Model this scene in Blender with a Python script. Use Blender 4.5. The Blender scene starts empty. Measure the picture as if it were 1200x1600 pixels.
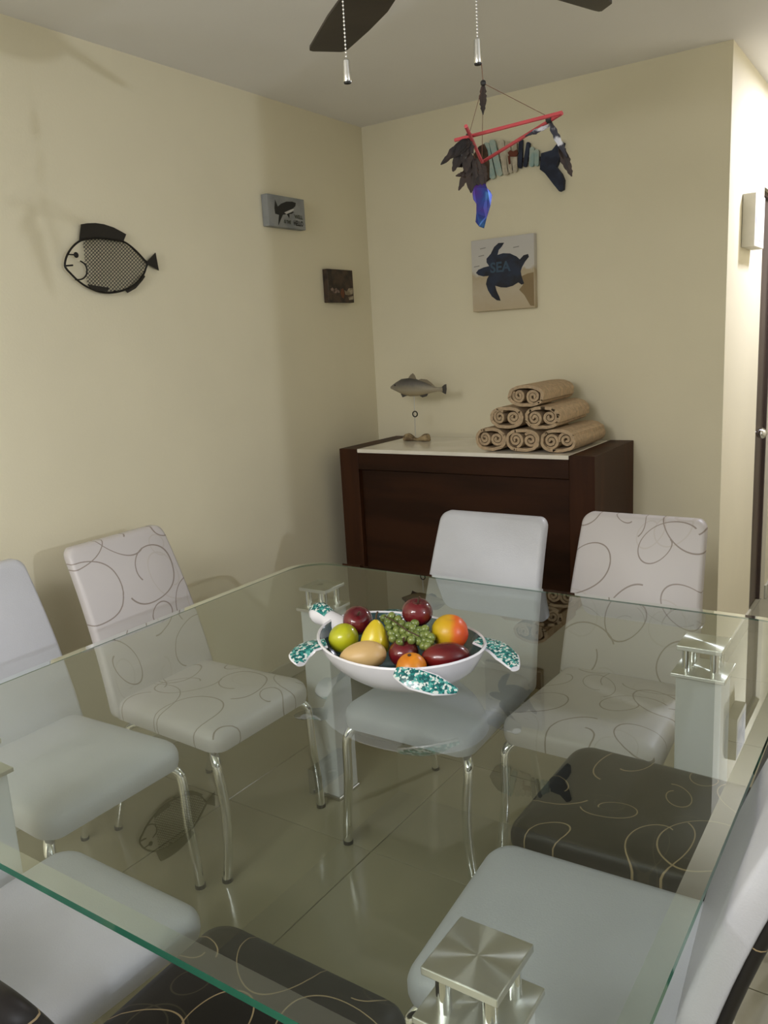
import bpy, bmesh, math, random
from mathutils import Vector, Matrix
import numpy as np
PI = math.pi
random.seed(7)
sc = bpy.context.scene
COL = sc.collection

# ------------------------------------------------------------------ camera, light, exposure
CAM = np.array((2.4352, -3.5512, 1.5140))
YAW, PITCH, ROLL, FOC = 0.59992, 0.20449, -0.05659, 1272.62      # radians, focal length in 1200x1600 pixels
_cy, _sy = math.cos(YAW), math.sin(YAW)
FWD = np.array((-_sy*math.cos(PITCH), _cy*math.cos(PITCH), -math.sin(PITCH)))
_r = np.array((_cy, _sy, 0.0)); _u = np.cross(_r, FWD)
RGT = math.cos(ROLL)*_r + math.sin(ROLL)*_u
UPV = -math.sin(ROLL)*_r + math.cos(ROLL)*_u
cd = bpy.data.cameras.new('camera'); cam = bpy.data.objects.new('camera', cd); COL.objects.link(cam)
cd.sensor_fit = 'VERTICAL'; cd.sensor_height = 24.0; cd.lens = 24.0*FOC/1600.0; cd.clip_start = 0.02
cam.matrix_world = Matrix(((RGT[0], UPV[0], -FWD[0], CAM[0]), (RGT[1], UPV[1], -FWD[1], CAM[1]),
                           (RGT[2], UPV[2], -FWD[2], CAM[2]), (0, 0, 0, 1)))
sc.camera = cam

w = bpy.data.worlds.new('world'); sc.world = w; w.use_nodes = True
w.node_tree.nodes['Background'].inputs[0].default_value = (1.0, 0.93, 0.8, 1)
w.node_tree.nodes['Background'].inputs[1].default_value = 0.05

def light(name, kind, loc, power, color, size=0.1, rot=None, size_y=None):
    d = bpy.data.lights.new(name, kind); d.energy = power; d.color = color
    if kind == 'AREA':
        d.size = size
        if size_y: d.shape = 'RECTANGLE'; d.size_y = size_y
    else: d.shadow_soft_size = size
    o = bpy.data.objects.new(name, d); COL.objects.link(o); o.location = loc
    if rot: o.rotation_euler = rot
    return o
light('living_room_lamp', 'POINT', (4.4, -2.26, 1.73), 72, (0.87, 0.91, 1.0), 0.03)
light('hall_ceiling_lamp', 'AREA', (2.22, 0.70, 2.53), 33, (0.84, 0.85, 1.0), 0.20)
light('living_room_ceiling_lamp', 'AREA', (1.7, -4.9, 2.53), 58, (0.98, 0.97, 0.97), 1.2)
light('added_globe_fill', 'POINT', (1.0, -4.6, 2.08), 54, (0.98, 0.97, 0.97), 0.14)  # added fill without a known source, lifts the ceiling and walls

vs = sc.view_settings
sc.display_settings.display_device = 'sRGB'
vs.view_transform = 'Standard'; vs.look = 'None'; vs.gamma = 1.0; vs.use_curve_mapping = False
vs.exposure = -0.06

# ------------------------------------------------------------------ measuring: a sight line met with a wall, floor or shelf plane
def sight(x, y): return FWD + RGT*(x-600)/FOC - UPV*(y-800)/FOC
def onx(x, y, X=0.0): d = sight(x, y); return Vector(CAM + d*(X-CAM[0])/d[0])
def ony(x, y, Y=0.0): d = sight(x, y); return Vector(CAM + d*(Y-CAM[1])/d[1])
def onz(x, y, Z=0.0): d = sight(x, y); return Vector(CAM + d*(Z-CAM[2])/d[2])

# ------------------------------------------------------------------ materials
def lin(c): return tuple(((v/255.0)/12.92 if v/255.0 <= 0.04045 else ((v/255.0+0.055)/1.055)**2.4) for v in c)
MATS = {}
def new_mat(name):
    m = bpy.data.materials.new(name); m.use_nodes = True; MATS[name] = m
    return m, m.node_tree, m.node_tree.nodes['Principled BSDF']
def mat(name, col, rough=0.5, metal=0.0, var=0.06, scale=12.0, bump=0.0, bscale=60.0, coat=0.0, spec=None, trans=0.0):
    m, t, b = new_mat(name)
    tc = t.nodes.new('ShaderNodeTexCoord')
    n = t.nodes.new('ShaderNodeTexNoise'); n.inputs['Scale'].default_value = scale; n.inputs['Detail'].default_value = 3
    t.links.new(tc.outputs['Object'], n.inputs['Vector'])
    r = t.nodes.new('ShaderNodeValToRGB')
    r.color_ramp.elements[0].position = 0.3; r.color_ramp.elements[1].position = 0.7
    r.color_ramp.elements[0].color = (*[max(0, c*(1-var)) for c in col], 1)
    r.color_ramp.elements[1].color = (*[min(1, c*(1+var)) for c in col], 1)
    t.links.new(n.outputs['Fac'], r.inputs['Fac']); t.links.new(r.outputs['Color'], b.inputs['Base Color'])
    b.inputs['Roughness'].default_value = rough; b.inputs['Metallic'].default_value = metal
    if coat: b.inputs['Coat Weight'].default_value = coat; b.inputs['Coat Roughness'].default_value = 0.08
    if spec is not None: b.inputs['Specular IOR Level'].default_value = spec
    if bump:
        n2 = t.nodes.new('ShaderNodeTexNoise'); n2.inputs['Scale'].default_value = bscale; n2.inputs['Detail'].default_value = 4
        t.links.new(tc.outputs['Object'], n2.inputs['Vector'])
        bp = t.nodes.new('ShaderNodeBump'); bp.inputs['Strength'].default_value = bump; bp.inputs['Distance'].default_value = 0.01
        t.links.new(n2.outputs['Fac'], bp.inputs['Height']); t.links.new(bp.outputs['Normal'], b.inputs['Normal'])
    return m
def two_tone(name, c1, c2, scale, rough, lo=0.42, hi=0.58, bump=0.0, stretch=(1, 1, 1), coat=0.0, detail=4):
    m, t, b = new_mat(name)
    tc = t.nodes.new('ShaderNodeTexCoord'); mp = t.nodes.new('ShaderNodeMapping'); mp.inputs['Scale'].default_value = stretch
    n = t.nodes.new('ShaderNodeTexNoise'); n.inputs['Scale'].default_value = scale; n.inputs['Detail'].default_value = detail
    t.links.new(tc.outputs['Object'], mp.inputs['Vector']); t.links.new(mp.outputs['Vector'], n.inputs['Vector'])
    r = t.nodes.new('ShaderNodeValToRGB')
    r.color_ramp.elements[0].position = lo; r.color_ramp.elements[1].position = hi
    r.color_ramp.elements[0].color = (*c1, 1); r.color_ramp.elements[1].color = (*c2, 1)
    t.links.new(n.outputs['Fac'], r.inputs['Fac']); t.links.new(r.outputs['Color'], b.inputs['Base Color'])
    b.inputs['Roughness'].default_value = rough
    if coat: b.inputs['Coat Weight'].default_value = coat; b.inputs['Coat Roughness'].default_value = 0.06
    if bump:
        bp = t.nodes.new('ShaderNodeBump'); bp.inputs['Strength'].default_value = bump; bp.inputs['Distance'].default_value = 0.004
        t.links.new(n.outputs['Fac'], bp.inputs['Height']); t.links.new(bp.outputs['Normal'], b.inputs['Normal'])
    return m
def axis_ramp(name, stops, axis, lo, hi, rough=0.4, noise=0.06, coat=0.0):
    """painted colour running along one object axis"""
    m, t, b = new_mat(name)
    tc = t.nodes.new('ShaderNodeTexCoord'); sp = t.nodes.new('ShaderNodeSeparateXYZ')
    t.links.new(tc.outputs['Object'], sp.inputs['Vector'])
    mr = t.nodes.new('ShaderNodeMapRange'); mr.inputs['From Min'].default_value = lo; mr.inputs['From Max'].default_value = hi
    t.links.new(sp.outputs[axis], mr.inputs['Value'])
    n = t.nodes.new('ShaderNodeTexNoise'); n.inputs['Scale'].default_value = 40
    t.links.new(tc.outputs['Object'], n.inputs['Vector'])
    ma = t.nodes.new('ShaderNodeMath'); ma.operation = 'MULTIPLY_ADD'; ma.inputs[1].default_value = noise*2; ma.inputs[2].default_value = -noise
    t.links.new(n.outputs['Fac'], ma.inputs[0])
    ad = t.nodes.new('ShaderNodeMath'); ad.operation = 'ADD'
    t.links.new(ma.outputs[0], ad.inputs[0]); t.links.new(mr.outputs['Result'], ad.inputs[1])
    r = t.nodes.new('ShaderNodeValToRGB')
    el = r.color_ramp.elements
    while len(el) < len(stops): el.new(0.5)
    for e, (p, c) in zip(el, stops): e.position = p; e.color = (*c, 1)
    t.links.new(ad.outputs[0], r.inputs['Fac']); t.links.new(r.outputs['Color'], b.inputs['Base Color'])
    b.inputs['Roughness'].default_value = rough
    if coat: b.inputs['Coat Weight'].default_value = coat; b.inputs['Coat Roughness'].default_value = 0.05
    return m

WALLC = (0.80, 0.745, 0.565)
M_wall = mat('cream_wall_paint', WALLC, 0.75, var=0.025, scale=2.5, bump=0.05, bscale=120)
M_wall_w = mat('off_white_wall_paint', (0.80, 0.79, 0.76), 0.75, var=0.02, scale=2.5)
M_ceil = mat('ceiling_paint', (0.86, 0.845, 0.83), 0.8, var=0.02, scale=2.0, bump=0.04, bscale=90)
M_tile = two_tone('beige_floor_tile', (0.275, 0.255, 0.165), (0.32, 0.295, 0.20), 3.0, 0.12, 0.3, 0.7)
M_grout = mat('grout', (0.26, 0.245, 0.18), 0.8)
M_base = mat('baseboard_tile', (0.55, 0.53, 0.43), 0.25)
M_white_paint = mat('white_lacquer', (0.72, 0.74, 0.76), 0.25, var=0.02, coat=0.3)
M_chrome = mat('chrome', (0.86, 0.87, 0.88), 0.07, 1.0, var=0.02)
M_steel_dull = mat('dull_steel', (0.55, 0.55, 0.55), 0.3, 1.0)
M_rubber = mat('black_rubber', (0.015, 0.015, 0.015), 0.5)
M_black_metal = mat('black_iron', (0.012, 0.010, 0.008), 0.45, 0.4)
M_doorwood = two_tone('dark_door_wood', (0.055, 0.038, 0.030), (0.085, 0.060, 0.048), 6, 0.35, stretch=(1, 1, 0.12))
M_wood = two_tone('dark_walnut', (0.022, 0.0075, 0.0028), (0.038, 0.013, 0.0050), 9, 0.5, stretch=(0.15, 1, 1))
M_wood_v = two_tone('dark_walnut_upright_lit', (0.036, 0.0125, 0.0050), (0.062, 0.022, 0.0085), 9, 0.5, stretch=(1, 1, 0.12))  # upright grain; light on the sideboard's side is put into this paler tone
for _m in (M_wood, M_wood_v): _m.node_tree.nodes['Principled BSDF'].inputs['Specular IOR Level'].default_value = 0.18
M_marble = two_tone('cream_marble', (0.80, 0.76, 0.66), (0.88, 0.84, 0.75), 5, 0.12)
M_blade = two_tone('dark_brown_fan_blade', (0.026, 0.019, 0.015), (0.042, 0.031, 0.024), 8, 0.45, stretch=(0.1, 1, 1))
M_fan_metal = mat('fan_bronze', (0.07, 0.055, 0.045), 0.35, 0.7)
M_frost = mat('frosted_glass_bowl', (0.85, 0.83, 0.78), 0.35, var=0.01)
M_towel = mat('tan_terry_towel', (0.70, 0.52, 0.335), 0.95, var=0.16, scale=70, bump=0.9, bscale=340)
M_cord = mat('string', (0.16, 0.07, 0.04), 0.8)
M_red = mat('red_stick', (0.50, 0.06, 0.075), 0.45)
M_feather = two_tone('brown_feather', (0.006, 0.004, 0.0035), (0.030, 0.017, 0.011), 35, 0.7, stretch=(1, 1, 0.3))
M_feather_b = two_tone('mottled_feather', (0.02, 0.02, 0.03), (0.5, 0.5, 0.52), 60, 0.7, 0.5, 0.62)
M_leather_white = mat('white_leatherette', (0.53, 0.54, 0.58), 0.42, var=0.03, scale=9, bump=0.10, bscale=260)
M_dark_cover = two_tone('dark_brown_cover', (0.020, 0.012, 0.010), (0.032, 0.020, 0.015), 20, 0.45)

def swirl(name, base, line, faint, seed, width, faint_k, rough):
    """leatherette printed with open looping curves"""
    rng = random.Random(seed)
    m, t, b = new_mat(name)
    uv = t.nodes.new('ShaderNodeUVMap'); uv.uv_map = 'UVMap'
    wob = t.nodes.new('ShaderNodeTexNoise'); wob.inputs['Scale'].default_value = 4.0; wob.inputs['Detail'].default_value = 0
    t.links.new(uv.outputs['UV'], wob.inputs['Vector'])
    vsb = t.nodes.new('ShaderNodeVectorMath'); vsb.operation = 'MULTIPLY_ADD'
    vsb.inputs[1].default_value = (0.07, 0.07, 0); vsb.inputs[2].default_value = (-0.035, -0.035, 0)
    t.links.new(wob.outputs['Color'], vsb.inputs[0])
    vad = t.nodes.new('ShaderNodeVectorMath'); vad.operation = 'ADD'
    t.links.new(uv.outputs['UV'], vad.inputs[0]); t.links.new(vsb.outputs[0], vad.inputs[1])
    def M(op, a, b_=None, c=None):
        n = t.nodes.new('ShaderNodeMath'); n.operation = op
        for i, v in enumerate((a, b_, c)):
            if v is None: continue
            if isinstance(v, (int, float)): n.inputs[i].default_value = v
            else: t.links.new(v, n.inputs[i])
        return n.outputs[0]
    def loop(cx, cy, rx, ry, rot, k, wid):
        mp = t.nodes.new('ShaderNodeMapping'); mp.vector_type = 'TEXTURE'
        mp.inputs['Location'].default_value = (cx, cy, 0); mp.inputs['Rotation'].default_value = (0, 0, rot); mp.inputs['Scale'].default_value = (rx, ry, 1)
        t.links.new(vad.outputs[0], mp.inputs['Vector'])
        sp = t.nodes.new('ShaderNodeSeparateXYZ'); t.links.new(mp.outputs['Vector'], sp.inputs['Vector'])
        ln = M('SQRT', M('ADD', M('MULTIPLY', sp.outputs[0], sp.outputs[0]), M('MULTIPLY', sp.outputs[1], sp.outputs[1])))
        th = M('ARCTAN2', sp.outputs[1], sp.outputs[0])
        target = M('MULTIPLY_ADD', th, k/PI, 1.0)
        d = M('MULTIPLY', M('ABSOLUTE', M('SUBTRACT', ln, target)), (rx+ry)/2)
        return M('LESS_THAN', d, wid)
    strong = None; weak = None
    cells = [(-0.13, -0.40), (0.12, -0.33), (-0.02, -0.20), (0.15, -0.13), (-0.15, -0.08), (0.02, 0.03), (0.17, 0.08), (-0.14, 0.14),
             (0.05, 0.20), (-0.04, 0.32), (0.16, 0.30), (-0.17, 0.36), (0.08, 0.43), (-0.09, 0.50), (0.14, 0.55)]
    for i, (cx, cy) in enumerate(cells):
        r = rng.choice((0.045, 0.075, 0.095, 0.115)); e = rng.uniform(0.6, 0.85)
        a = loop(cx+rng.uniform(-.03, .03), cy+rng.uniform(-.03, .03), r, r*e, rng.uniform(0, PI*2), rng.uniform(0.3, 0.5)*rng.choice((-1, 1)), width*rng.uniform(.8, 1.15))
        strong = a if strong is None else M('MAXIMUM', strong, a)
        if i % 2 == 0:
            a = loop(cx+rng.uniform(-.09, .09), cy+rng.uniform(-.09, .09), r*.7, r*e*.8, rng.uniform(0, PI*2), rng.uniform(0.25, 0.45), width)
            weak = a if weak is None else M('MAXIMUM', weak, a)
    mx = t.nodes.new('ShaderNodeMix'); mx.data_type = 'RGBA'
    mx.inputs['A'].default_value = (*base, 1); mx.inputs['B'].default_value = (*faint, 1)
    t.links.new(M('MULTIPLY', weak, faint_k), mx.inputs['Factor'])
    mx2 = t.nodes.new('ShaderNodeMix'); mx2.data_type = 'RGBA'; mx2.inputs['B'].default_value = (*line, 1)
    t.links.new(mx.outputs['Result'], mx2.inputs['A']); t.links.new(M('MULTIPLY', strong, 0.9), mx2.inputs['Factor'])
    t.links.new(mx2.outputs['Result'], b.inputs['Base Color'])
    b.inputs['Roughness'].default_value = rough
    bp = t.nodes.new('ShaderNodeBump'); bp.inputs['Strength'].default_value = 0.25; bp.inputs['Distance'].default_value = 0.003
    t.links.new(strong, bp.inputs['Height']); t.links.new(bp.outputs['Normal'], b.inputs['Normal'])
    return m
CREAM = (0.56, 0.53, 0.53); TAUPE = (0.25, 0.205, 0.175); TAUPE_F = (0.50, 0.46, 0.43)
BLK = (0.016, 0.014, 0.013); GOLD = (0.36, 0.27, 0.15); GOLD_F = (0.055, 0.045, 0.03)
M_cream = [swirl('cream_swirl_leatherette_%d' % i, CREAM, TAUPE, TAUPE_F, s, 0.0020, 0.7, 0.42) for i, s in enumerate((3, 11))]
M_black = [swirl('black_swirl_leatherette_%d' % i, BLK, GOLD, GOLD_F, s, 0.0014, 0.8, 0.42) for i, s in enumerate((5, 21))]

for _m in M_black: _m.node_tree.nodes['Principled BSDF'].inputs['Specular IOR Level'].default_value = 0.25
# glass: clear body, a mirror-like skin with the reflectance of glass, green where one looks into the edge
def glass_sheet(name, tint, reflect=True, fac=1.0, rough=0.0):
    m = bpy.data.materials.new(name); m.use_nodes = True; t = m.node_tree; t.nodes.clear()
    out = t.nodes.new('ShaderNodeOutputMaterial'); tr = t.nodes.new('ShaderNodeBsdfTransparent'); tr.inputs[0].default_value = (*tint, 1)
    if not reflect: t.links.new(tr.outputs[0], out.inputs[0]); return m
    gl = t.nodes.new('ShaderNodeBsdfGlossy'); gl.inputs['Roughness'].default_value = rough; gl.inputs[0].default_value = (0.95, 1.0, 0.97, 1)
    geo = t.nodes.new('ShaderNodeNewGeometry')
    ior = t.nodes.new('ShaderNodeMapRange'); ior.inputs['To Min'].default_value = 1.52; ior.inputs['To Max'].default_value = 1/1.52
    t.links.new(geo.outputs['Backfacing'], ior.inputs['Value'])
    fr = t.nodes.new('ShaderNodeFresnel'); t.links.new(ior.outputs[0], fr.inputs['IOR'])
    ml = t.nodes.new('ShaderNodeMath'); ml.operation = 'MULTIPLY'; ml.inputs[1].default_value = fac; ml.use_clamp = True
    t.links.new(fr.outputs[0], ml.inputs[0])
    mx = t.nodes.new('ShaderNodeMixShader'); t.links.new(ml.outputs[0], mx.inputs[0])
    t.links.new(tr.outputs[0], mx.inputs[1]); t.links.new(gl.outputs[0], mx.inputs[2]); t.links.new(mx.outputs[0], out.inputs[0])
    return m
def glass_edge(name, col, tr_w):
    m = bpy.data.materials.new(name); m.use_nodes = True; t = m.node_tree; b = t.nodes['Principled BSDF']
    b.inputs['Base Color'].default_value = (*col, 1); b.inputs['Roughness'].default_value = 0.06
    b.inputs['Transmission Weight'].default_value = tr_w; b.inputs['IOR'].default_value = 1.3
    return m
M_gtop = glass_sheet('table_glass_face', (0.86, 0.885, 0.865), True, 1.45)
M_gbot = glass_sheet('table_glass_underside', (0.86, 0.885, 0.865), False)
M_gbev = glass_sheet('table_glass_bevel', (0.70, 0.80, 0.74), True, 4.5, 0.03)
M_gedge = glass_edge('table_glass_edge', (0.030, 0.15, 0.095), 0.25)

def brushed(name, col):
    m, t, b = new_mat(name)
    b.inputs['Base Color'].default_value = (*col, 1); b.inputs['Metallic'].default_value = 1.0; b.inputs['Roughness'].default_value = 0.30
    b.inputs['Anisotropic'].default_value = 0.97; b.inputs['Anisotropic Rotation'].default_value = 0.25
    tg = t.nodes.new('ShaderNodeTangent'); tg.direction_type = 'RADIAL'; tg.axis = 'Z'
    t.links.new(tg.outputs[0], b.inputs['Tangent'])
    return m
M_brushed = brushed('radial_brushed_steel', (0.80, 0.79, 0.75))

# ------------------------------------------------------------------ objects and shapes
def link(o): COL.objects.link(o); return o
def thing(name, label, cat, loc=(0, 0, 0), rotz=0.0, group=None):
    o = bpy.data.objects.new(name, None); link(o); o.empty_display_size = 0.05
    o.location = loc; o.rotation_euler = (0, 0, rotz); o['label'] = label; o['category'] = cat
    if group: o['group'] = group
    return o
def root_loc(o):
    while o.parent: o = o.parent
    return Vector(o.location)
def obj(name, vf, m, parent=None, smooth=False, local=False, label=None, uv=False, auto=40):
    V, F = vf[0], vf[1]
    if parent is not None and not local:
        L = root_loc(parent); V = [(v[0]-L.x, v[1]-L.y, v[2]-L.z) for v in V]
    me = bpy.data.meshes.new(name); me.from_pydata([tuple(v) for v in V], [], F); me.validate(); me.update()
    bm = bmesh.new(); bm.from_mesh(me); bmesh.ops.recalc_face_normals(bm, faces=bm.faces)
    if smooth:
        for f in bm.faces: f.smooth = True
        lim = math.radians(auto)
        for e in bm.edges:
            if len(e.link_faces) == 2 and e.calc_face_angle(0) > lim: e.smooth = False
    if uv:
        lay = bm.loops.layers.uv.new('UVMap')
        for f in bm.faces:
            for l in f.loops: l[lay].uv = (l.vert.co.x, l.vert.co.z-0.62 if uv == 'xz' else l.vert.co.y)
    bm.to_mesh(me); bm.free()
    for mm in (m if isinstance(m, (list, tuple)) else [m]): me.materials.append(mm)
    o = bpy.data.objects.new(name, me); link(o)
    if parent is not None: o.parent = parent
    if label: o['label'] = label
    return o
def struct(name, vf, m, **k):
    o = obj(name, vf, m, **k); o['kind'] = 'structure'; return o
def join(*vfs):
    V, F = [], []
    for v, f in vfs:
        n = len(V); V += [tuple(p) for p in v]; F += [[i+n for i in q] for q in f]
    return V, F
def box(x0, x1, y0, y1, z0, z1):
    V = [(x, y, z) for z in (z0, z1) for y in (y0, y1) for x in (x0, x1)]
    return V, [[0, 2, 3, 1], [4, 5, 7, 6], [0, 1, 5, 4], [2, 6, 7, 3], [0, 4, 6, 2], [1, 3, 7, 5]]
def bbox(x0, x1, y0, y1, z0, z1, r=0.004, seg=2):
    bm = bmesh.new(); V, F = box(x0, x1, y0, y1, z0, z1)
    vs_ = [bm.verts.new(v) for v in V]
    for f in F: bm.faces.new([vs_[i] for i in f])
    bmesh.ops.bevel(bm, geom=list(bm.edges), offset=r, segments=seg, profile=0.5, affect='EDGES')
    bm.verts.index_update()
    out = ([tuple(v.co) for v in bm.verts], [[v.index for v in f.verts] for f in bm.faces]); bm.free()
    return out
def loft(rings, cap0=True, cap1=True, closed=True):
    V = [tuple(p) for r in rings for p in r]; n = len(rings[0]); F = []
    for k in range(len(rings)-1):
        for i in range(n if closed else n-1):
            j = (i+1) % n; F.append([k*n+i, k*n+j, (k+1)*n+j, (k+1)*n+i])
    if cap0: F.append(list(range(n))[::-1])
    if cap1: F.append([(len(rings)-1)*n+i for i in range(n)])
    return V, F
def rrect(w_, d_, r, n=6, cx=0.0, cy=0.0):
    r = min(r, w_/2-1e-4, d_/2-1e-4); P = []
    for k, (sx, sy) in enumerate(((1, 1), (-1, 1), (-1, -1), (1, -1))):
        for i in range(n+1):
            a = PI/2*k + PI/2*i/n
            P.append((cx+sx*(w_/2-r)+r*math.cos(a), cy+sy*(d_/2-r)+r*math.sin(a)))
    return P
def smooth_path(P, n=6, closed=False):
    P = [Vector(p) for p in P]; out = []; L = len(P)
    for i in range(L if closed else L-1):
        if closed: a, b, c, d = P[i-1], P[i], P[(i+1) % L], P[(i+2) % L]
        else: a, b, c, d = P[max(i-1, 0)], P[i], P[i+1], P[min(i+2, L-1)]
        for k in range(n):
            s = k/n
            out.append(0.5*((2*b)+(c-a)*s+(2*a-5*b+4*c-d)*s*s+(3*b-a-3*c+d)*s**3))
    if not closed: out.append(P[-1])
    return out
def tube(P, r, seg=8, closed=False):
    P = [Vector(p) for p in P]; n = len(P); rings = []; side = None
    for i in range(n):
        if closed: tdir = (P[(i+1) % n]-P[i-1]).normalized()
        else: tdir = (P[min(i+1, n-1)]-P[max(i-1, 0)]).normalized()
        if side is None:
            side = tdir.cross(Vector((0, 0, 1)))
            if side.length < 1e-3: side = tdir.cross(Vector((1, 0, 0)))
        side = (side-tdir*side.dot(tdir)).normalized(); up = tdir.cross(side)
        rr = r[i] if isinstance(r, (list, tuple)) else r
        rings.append([P[i]+side*rr*math.cos(2*PI*k/seg)+up*rr*math.sin(2*PI*k/seg) for k in range(seg)])
    if closed:
        V, F = loft(rings, False, False); m_ = len(rings)-1
        for k in range(seg): j = (k+1) % seg; F.append([m_*seg+k, m_*seg+j, j, k])
        return V, F
    return loft(rings)
def lathe(prof, seg=24, c=(0, 0, 0)):
    rings = [[(c[0]+r*math.cos(2*PI*i/seg), c[1]+r*math.sin(2*PI*i/seg), c[2]+z) for i in range(seg)] for r, z in prof]
    return loft(rings)
def cyl(x, y, z0, z1, r, seg=20, bev=0.0):
    if bev: return lathe([(r-bev, z0), (r, z0+bev), (r, z1-bev), (r-bev, z1)], seg, (x, y, 0))
    return lathe([(r, z0), (r, z1)], seg, (x, y, 0))
def prism(poly, f, d0, d1):
    """2-D outline to a plate; f(u, v, depth) places it"""
    return loft([[f(u, v, d0) for u, v in poly], [f(u, v, d1) for u, v in poly]])
def ribbon(P2, t, f, d0, d1):
    """2-D path thickened to a strip and extruded"""
    n = len(P2); L = []; R_ = []
    for i in range(n):
        a = P2[max(i-1, 0)]; b = P2[min(i+1, n-1)]; dx, dy = b[0]-a[0], b[1]-a[1]; q = math.hypot(dx, dy) or 1
        L.append((P2[i][0]-dy/q*t/2, P2[i][1]+dx/q*t/2)); R_.append((P2[i][0]+dy/q*t/2, P2[i][1]-dx/q*t/2))
    V = []; F = []
    for i in range(n): V += [f(*L[i], d0), f(*R_[i], d0), f(*R_[i], d1), f(*L[i], d1)]
    for i in range(n-1):
        for k in range(4): j = (k+1) % 4; F.append([4*i+k, 4*i+j, 4*i+4+j, 4*i+4+k])
    F += [[0, 3, 2, 1], [4*n-4, 4*n-3, 4*n-2, 4*n-1]]
    return V, F
def sphere(c, r, seg=14, rings=9, sq=(1, 1, 1)):
    prof = [[(c[0]+sq[0]*r*math.sin(PI*k/rings)*math.cos(2*PI*i/seg), c[1]+sq[1]*r*math.sin(PI*k/rings)*math.sin(2*PI*i/seg), c[2]-sq[2]*r*math.cos(PI*k/rings)) for i in range(seg)] for k in range(1, rings)]
    V, F = loft(prof, False, False); n = len(V); V += [(c[0], c[1], c[2]-r*sq[2]), (c[0], c[1], c[2]+r*sq[2])]
    for i in range(seg):
        j = (i+1) % seg; F.append([n, j, i]); F.append([n+1, (rings-2)*seg+i, (rings-2)*seg+j])
    return V, F

# ------------------------------------------------------------------ the room
W = 1.715; HC = 2.555
fl = struct('floor', box(-0.1, 6.1, -7.1, 4.3, -0.06, -0.004), M_grout)
TS = 0.60
tile_me = None
x0 = 1.10-2*TS; y0 = -1.77-9*TS
for i in range(11):
    for j in range(19):
        X, Y = x0+i*TS, y0+j*TS
        if X > 6.0 or Y > 4.2: continue
        if Y > 0.25 and X+TS < W-0.2: continue
        if tile_me is None:
            t0 = obj('tile', bbox(0.0013, TS-0.0013, 0.0013, TS-0.0013, -0.012, 0.0, 0.001, 1), M_tile, fl, local=True); tile_me = t0.data; o = t0
        else:
            o = bpy.data.objects.new('tile', tile_me); link(o); o.parent = fl
        o.location = (X, Y, 0)
struct('ceiling', box(-0.1, 6.1, -7.1, 4.3, HC, HC+0.1), M_ceil)
struct('wall_left', box(-0.12, 0, -7.1, 0.12, 0, HC), M_wall)
struct('wall_back', box(0, W, 0, 0.12, 0, HC), M_wall)
DY0, DY1, DZ = 0.755, 1.20, 2.12
struct('wall_hall', join(box(W-0.12, W, 0.12, DY0, 0, HC), box(W-0.12, W, DY0, DY1, DZ, HC), box(W-0.12, W, DY1, 4.2, 0, HC)), M_wall)
struct('wall_hall_end', box(W-0.12, 2.87, 4.2, 4.3, 0, HC), M_wall)
struct('wall_right', box(2.75, 2.87, -1.695, 4.2, 0, HC), M_wall)
struct('wall_partition', box(2.87, 6.0, -0.12, 0, 0, HC), M_wall_w)
struct('wall_far_right', box(6.0, 6.1, -7.1, 0.0, 0, HC), M_wall_w)
struct('wall_rear', box(-0.12, 6.1, -7.1, -7.0, 0, HC), M_wall_w)
struct('baseboard_left', bbox(0, 0.012, -7.0, 0, 0, 0.08, 0.003, 1), M_base)
struct('baseboard_back', bbox(0.012, W+0.012, -0.012, 0, 0, 0.08, 0.003, 1), M_base)
struct('baseboard_hall', join(bbox(W, W+0.012, 0, DY0, 0, 0.08, 0.003, 1), bbox(W, W+0.012, DY1, 4.2, 0, 0.08, 0.003, 1)), M_base)
dr = struct('door_1', bbox(W-0.075, W-0.035, DY0+0.005, DY1-0.005, 0.01, DZ-0.02, 0.003, 1), M_doorwood)
kx = W-0.035; ky = DY0+0.09; kz = 0.97
obj('doorknob', join(tube([(kx, ky, kz), (kx+0.03, ky, kz)], 0.012, 12), sphere((kx+0.048, ky, kz), 0.027)), M_chrome, dr, smooth=True)
obj('door_frame', join(box(W-0.09, W-0.02, DY0, DY0+0.02, 0, DZ), box(W-0.09, W-0.02, DY1-0.02, DY1, 0, DZ), box(W-0.09, W-0.02, DY0+0.02, DY1-0.02, DZ-0.02, DZ)), M_doorwood, dr)

# ------------------------------------------------------------------ glass table
TX0, TX1, TY0, TY1, ZT = 0.573, 2.218, -2.967, -1.329, 0.759
TCX, TCY = (TX0+TX1)/2, (TY0+TY1)/2
tb = thing('dining_table', 'large square glass-topped dining table on white pillar legs with steel plates', 'table', (TCX, TCY, 0))
tw, td = TX1-TX0, TY1-TY0; BEV = 0.031; TH = 0.015
def ring(inset, z, r): return [(x, y, z) for x, y in rrect(tw-2*inset, td-2*inset, r, 10, TCX, TCY)]
g = [ring(0, ZT-TH, .13), ring(0, ZT-0.003, .13), ring(BEV, ZT, .13-BEV)]
V, F = loft(g)
gt = obj('glass_top', (V, F), [M_gtop, M_gbot, M_gbev, M_gedge], tb)
for pl in gt.data.polygons:
    nz = pl.normal.z
    pl.material_index = 1 if nz < -0.9 else (3 if nz < 0.5 else (0 if nz > 0.9995 else 2))
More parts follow.
